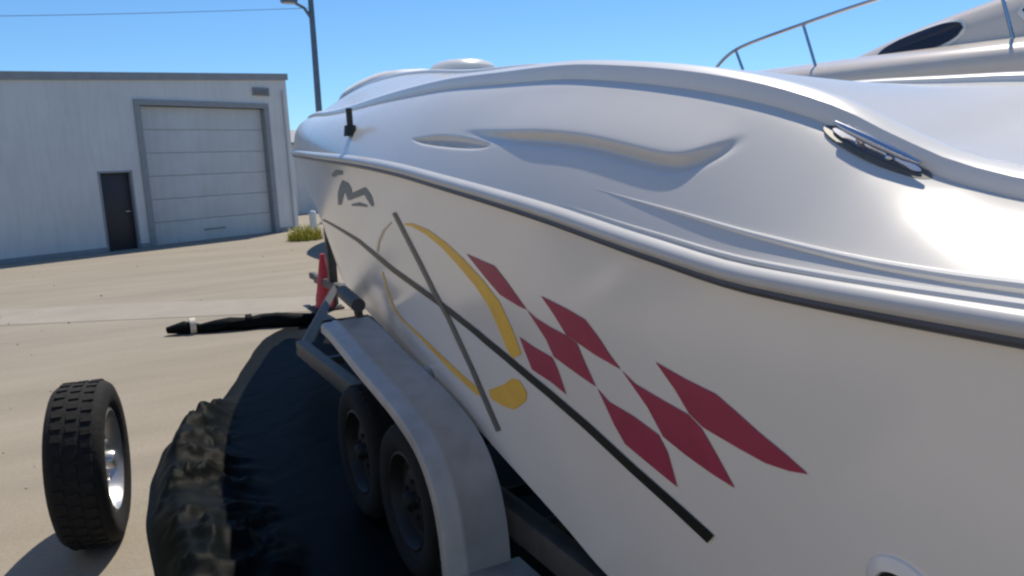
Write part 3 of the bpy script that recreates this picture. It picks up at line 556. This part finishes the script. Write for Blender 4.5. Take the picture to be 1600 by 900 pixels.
# rolled end of a dark cover lying across the yard
pts = [(.52+.165*k, 9.45-.05*k+.02*math.sin(k*1.3), .085+.012*math.sin(k*2.1)) for k in range(11)]
rad = [.035, .075, .07, .085, .09, .1, .095, .105, .1, .09, .06]
rb = MB(); rb.tube(pts, rad, 20)
rb.v = [(x+.018*fbm(x*7, y*7, z*7), y+.022*fbm(x*7+4, y*9, z*8), max(.002, .78*z+.035*fbm(x*6, y*6+8, z*9))) for x, y, z in rb.v]
roll = empty("rolled_cover", (1.3, 9.2, 0), "long roll of dark fabric lying on the yard beyond the tarpaulin", "fabric roll")
obj("fabric", [(x-1.3, y-9.2, z) for x, y, z in rb.v], rb.f, TARP, roll)
for k, c in ((1.6, CONEW), (5.2, TARP)):
    a = Vector(pts[int(k)]).lerp(Vector(pts[int(k)+1]), k % 1)-Vector((1.3, 9.2, 0))
    MB().tube([a-Vector((.03, 0, 0)), a+Vector((.03, 0, 0))], .098, 20).build("tie", c, roll)

# ---------------------------------------------------------------- loose truck wheel at the left edge
src = [o for o in trl.children if o.name.startswith("wheel")][0]
spare = empty("spare_wheel", (-.185, 4.17, .402), "black truck tyre with a pale rim standing upright left of the tarpaulin", "wheel")
spare.rotation_euler = (0, math.radians(90), math.radians(-9)); spare.scale = (1.185, 1.185, 1.16)
for ch in src.children:
    c = ch.copy(); link(c, spare)
    if ch.name.startswith(("rim", "lug_nut", "hub_cap")): c.data = ch.data.copy(); c.data.materials[0] = RIMP
# ---------------------------------------------------------------- traffic cone
cone = empty("traffic_cone", (2.45, 9.84, 0), "red traffic cone standing by the bow of the white boat", "traffic cone")
MB().box(-.19, .19, -.19, .19, 0, .035, .01).build("base", CONEB, cone)
MB().lathe([(.15, .036), (.145, .05), (.135, .06), (.032, .70), (.028, .72), (.02, .722)], 28).build("body", CONE, cone)
MB().lathe([(.128, .115), (.131, .115), (.1165, .205), (.114, .205)], 28, None, True).build("band", CONE, cone)

# ---------------------------------------------------------------- weeds and bollard at the workshop corner
def blades(name, n, rad, h, wd, mt, seed, lean=.5):
    rnd = random.Random(seed); m = MB()
    for _ in range(n):
        a = rnd.uniform(0, 6.28); r = rad*math.sqrt(rnd.random()); x, y = r*math.cos(a), r*math.sin(a); d = rnd.uniform(0, 6.28)
        hh = h*rnd.uniform(.4, 1.)*(1-.45*(r/rad)**2); l = lean*hh*rnd.uniform(.2, 1); w = wd*rnd.uniform(.6, 1.2)
        dx, dy = math.cos(d), math.sin(d); px, py = -dy*w, dx*w
        m.add([(x-px, y-py, 0), (x+px, y+py, 0), (x+dx*l*.35+px*.8, y+dy*l*.35+py*.8, hh*.6), (x+dx*l*.35-px*.8, y+dy*l*.35-py*.8, hh*.6), (x+dx*l, y+dy*l, hh)], [(0, 1, 2, 3), (3, 2, 4)])
    return m
w = empty("weed_clump", (4.75, 20.7, 0), "yellow-green clump of weeds by the workshop corner", "weeds")
blades("foliage", 420, .46, .55, .014, LEAF, 3, .8).build("foliage", LEAF, w, smooth=False)
bo = empty("bollard", (5.22, 21.6, 0), "short white bollard in front of the workshop corner", "bollard")
MB().lathe([(.10, 0), (.10, .62), (.09, .68), (.06, .715), (.005, .725)], 24).build("post", WHITEP, bo)
MB().lathe([(.16, 0), (.16, .02), (.11, .025)], 24).build("base", WHITEP, bo)

# ---------------------------------------------------------------- neighbouring boat behind, on the right
nb = empty("cabin_boat", (6.75, 3.0, 0), "cream cabin boat with a dark oval window and thin deck rail behind the white boat", "boat")
XN = 6.75
def nX(Y): return 5.35+1.4*np.clip((Y-2.5)/6.5, 0, 1)**2.3
def nsheer(Y): return 2.13+.037*np.clip(Y, 0, 9)
Y = np.linspace(-3, 9, 90)
def rowsN(fr, z): return np.stack([XN-(XN-nX(Y))*fr, Y, z+0*Y], -1)
zs = nsheer(Y)
prof = [(.0, zs*0+.62), (.86, zs*0+.95), (.92, 1.3+.2*(zs-1.3)), (1.0, zs), (1.0, zs+.05), (.97, zs+.10), (.93, zs+.13)]
SEC = np.stack([rowsN(fr, z) for fr, z in prof], 1)
def nobj(name, V, F, mt, parent=nb, **k): return obj(name, (np.asarray(V, float)-np.array([XN, 3., 0])).tolist(), F, mt, parent, **k)
def mirN(P): Q = P.copy(); Q[..., 0] = 2*XN-Q[..., 0]; return Q
m = MB(); V, F_ = gridmesh(SEC); m.add(V, F_); V, F_ = gridmesh(mirN(SEC)); m.add(V, F_)
k = SEC.shape[1]; m.add(SEC[0].tolist()+mirN(SEC)[0].tolist(), [(i, i+1, k+i+1, k+i) for i in range(k-1)])
nobj("hull", m.v, m.f, NGEL, sharp=50)
dk_ = [(.93, zs+.13), (.86, zs+.17), (.70, zs+.20), (.4, zs+.24), (0, zs+.26)]
SEC = np.stack([rowsN(fr, z) for fr, z in dk_], 1); m = MB(); V, F_ = gridmesh(SEC); m.add(V, F_); V, F_ = gridmesh(mirN(SEC)); m.add(V, F_)
nobj("deck", m.v, m.f, NGEL, sharp=50)
# cabin trunk: rises from the foredeck towards the stern
Yk = np.linspace(-1.5, 5.1, 80); ht = pchip([-1.5, 0, 2., 3.1, 4.06, 4.56, 4.86, 5.1], [3.4, 3.3, 3.06, 2.86, 2.69, 2.57, 2.49, 2.34])(Yk)
hw = pchip([-1.5, 3, 4.3, 5.1], [1.04, 1.0, .97, .86])(Yk); zb = 2.2
cs = [(1.0, 0), (.99, .35), (.965, .62), (.92, .82), (.82, .94), (.6, .99), (0, 1.0)]
SEC = np.stack([np.stack([XN-hw*a, Yk, zb+(ht-zb)*c], -1) for a, c in cs], 1)
m = MB(); V, F_ = gridmesh(SEC); m.add(V, F_); V, F_ = gridmesh(mirN(SEC)); m.add(V, F_)
m.add(SEC[0].tolist()+mirN(SEC)[0].tolist(), [(i, i+1, len(cs)+i+1, len(cs)+i) for i in range(len(cs)-1)])
cab = nobj("cabin", m.v, m.f, NGEL, sharp=50)
def cabP(y, fz):
    i = np.interp(y, Yk, np.arange(len(Yk))); h_ = np.interp(i, np.arange(len(Yk)), ht); w_ = np.interp(i, np.arange(len(Yk)), hw)
    a = np.interp(fz, [c[1] for c in cs], [c[0] for c in cs]); return np.array([XN-w_*a, y, zb+(h_-zb)*fz])
for ya, yb in ((3.62, 4.36), (2.1, 3.2)):
    nU, nV = 24, 8; G = np.zeros((nU, nV, 3)); G2 = np.zeros((nU, nV, 3))
    for i in range(nU):
        for j in range(nV):
            u = i/(nU-1)*2-1; y = (ya+yb)/2+u*(yb-ya)/2; half = .17*math.sqrt(max(1-abs(u)**2.6, 0))+.004
            f = .66+(j/(nV-1)*2-1)*half; G[i, j] = cabP(y, f)+np.array([-.012, 0, .004]); G2[i, j] = cabP((ya+yb)/2+u*(yb-ya)/2*1.06, .66+(j/(nV-1)*2-1)*(half*1.2+.01))+np.array([-.006, 0, .002])
    V, F_ = gridmesh(G2); fr_ = nobj("window", V, F_, MOULD, cab)
    V, F_ = gridmesh(G); nobj("pane", V, F_, GLASSD, fr_)
# rail
RP = [(5.62, 6.15, 2.44), (5.6, 6.0, 2.60), (5.6, 5.74, 2.73), (5.6, 4.93, 2.83), (5.6, 4.21, 2.89), (5.6, 3.2, 2.94), (5.6, 1.8, 2.98), (5.6, 1.2, 2.95), (5.6, 1.05, 2.45)]
u = np.linspace(0, len(RP)-1, 60); fs = [pchip(range(len(RP)), [p_[i] for p_ in RP]) for i in range(3)]
PP = np.stack([f_(u) for f_ in fs], 1)
for mir in (0, 1):
    P_ = mirN(PP) if mir else PP; t = MB().tube(P_.tolist(), .016, 8); rl = nobj("deck_rail", t.v, t.f, STEEL)
    for y, zt in ((5.74, 2.73), (4.93, 2.83), (3.3, 2.94), (2.2, 2.97)):
        q_ = np.array([[5.62, y-.16, 2.36], [5.6, y, zt]]); q_ = mirN(q_) if mir else q_
        t = MB().tube(q_.tolist(), .013, 8); nobj("post", t.v, t.f, STEEL, rl)
for x, y in ((5.75, .0), (5.75, 4.5), (7.75, .0), (7.75, 4.5)):
    s_ = empty("boat_stand", (x, y, 0), "steel stand propping the cream cabin boat", "boat stand", "stands under the cream cabin boat")
    n = MB(); n.tube([(0, 0, .3), (0, 0, .86)], .025, 8); n.build("screw", GALV, s_)
    n = MB()
    for k in range(3): n.tube([(0, 0, .5), (.28*math.cos(k*2.1), .28*math.sin(k*2.1), .01)], .018, 8)
    n.build("leg", GALV, s_); MB().box(-.13, .13, -.13, .13, .86, .90, .01).build("pad", WOOD, s_)

# unseen copy of the cabin boat, added to bounce sunlight onto the hull
def copy_tree(o, parent=None):
    c = o.copy(); link(c, parent)
    for ch in o.children: copy_tree(ch, c)
    return c
bounce_boat = copy_tree(nb); bounce_boat.location = (-3.35, 1.2, 0); bounce_boat["label"] = "unseen cream boat added beyond the left edge to reflect sunlight onto the white hull"
# ---------------------------------------------------------------- pale covered boat far behind the bow
cvb = empty("covered_boat", (6.15, 17.2, 0), "pale boat under a fabric cover seen above the bow", "covered boat")
Yk = np.linspace(-3.2, 3.2, 50)
hw = 0.98*(1-np.clip((np.abs(Yk)-1.2)/2.3, 0, 1)**2.2*.75)
m = MB(); SEC = np.stack([np.stack([-hw*a, Yk, zz+0*Yk], -1) for a, zz in ((0, .6), (.8, .75), (1, 1.2), (1.02, 1.9))], 1)
V, F_ = gridmesh(SEC); m.add(V, F_); Q = SEC.copy(); Q[..., 0] *= -1; V, F_ = gridmesh(Q); m.add(V, F_)
for e in (0, -1): m.add(SEC[e].tolist()+Q[e].tolist(), [(i, i+1, 5+i, 4+i) for i in range(3)])
m.build("hull", NGEL, cvb)
ht = pchip([-3.2, -2.6, -2.0, -1.0, 1.0, 2.4, 3.2], [2.2, 3.55, 3.74, 3.78, 3.7, 2.8, 2.1])(Yk)
SEC = np.stack([np.stack([-hw*a, Yk, 1.82+(ht-1.82)*c], -1) for a, c in ((1.04, -.08), (1.04, .05), (.99, .3), (.90, .72), (.83, .92), (.7, .985), (.4, 1.0), (0, 1.01))], 1)
for (i, j), _ in np.ndenumerate(SEC[..., 0]): SEC[i, j] += np.array([.02, 0, .02])*fbm(i*.3, j*.6)
m = MB(); V, F_ = gridmesh(SEC); m.add(V, F_); Q = SEC.copy(); Q[..., 0] *= -1; V, F_ = gridmesh(Q); m.add(V, F_)
m.build("cover", COVER, cvb, sharp=60)
for y in (-2.0, 0, 2.0): MB().box(-.5, .5, y-.12, y+.12, 0, .66, .01).build("support_block", WOOD, cvb)
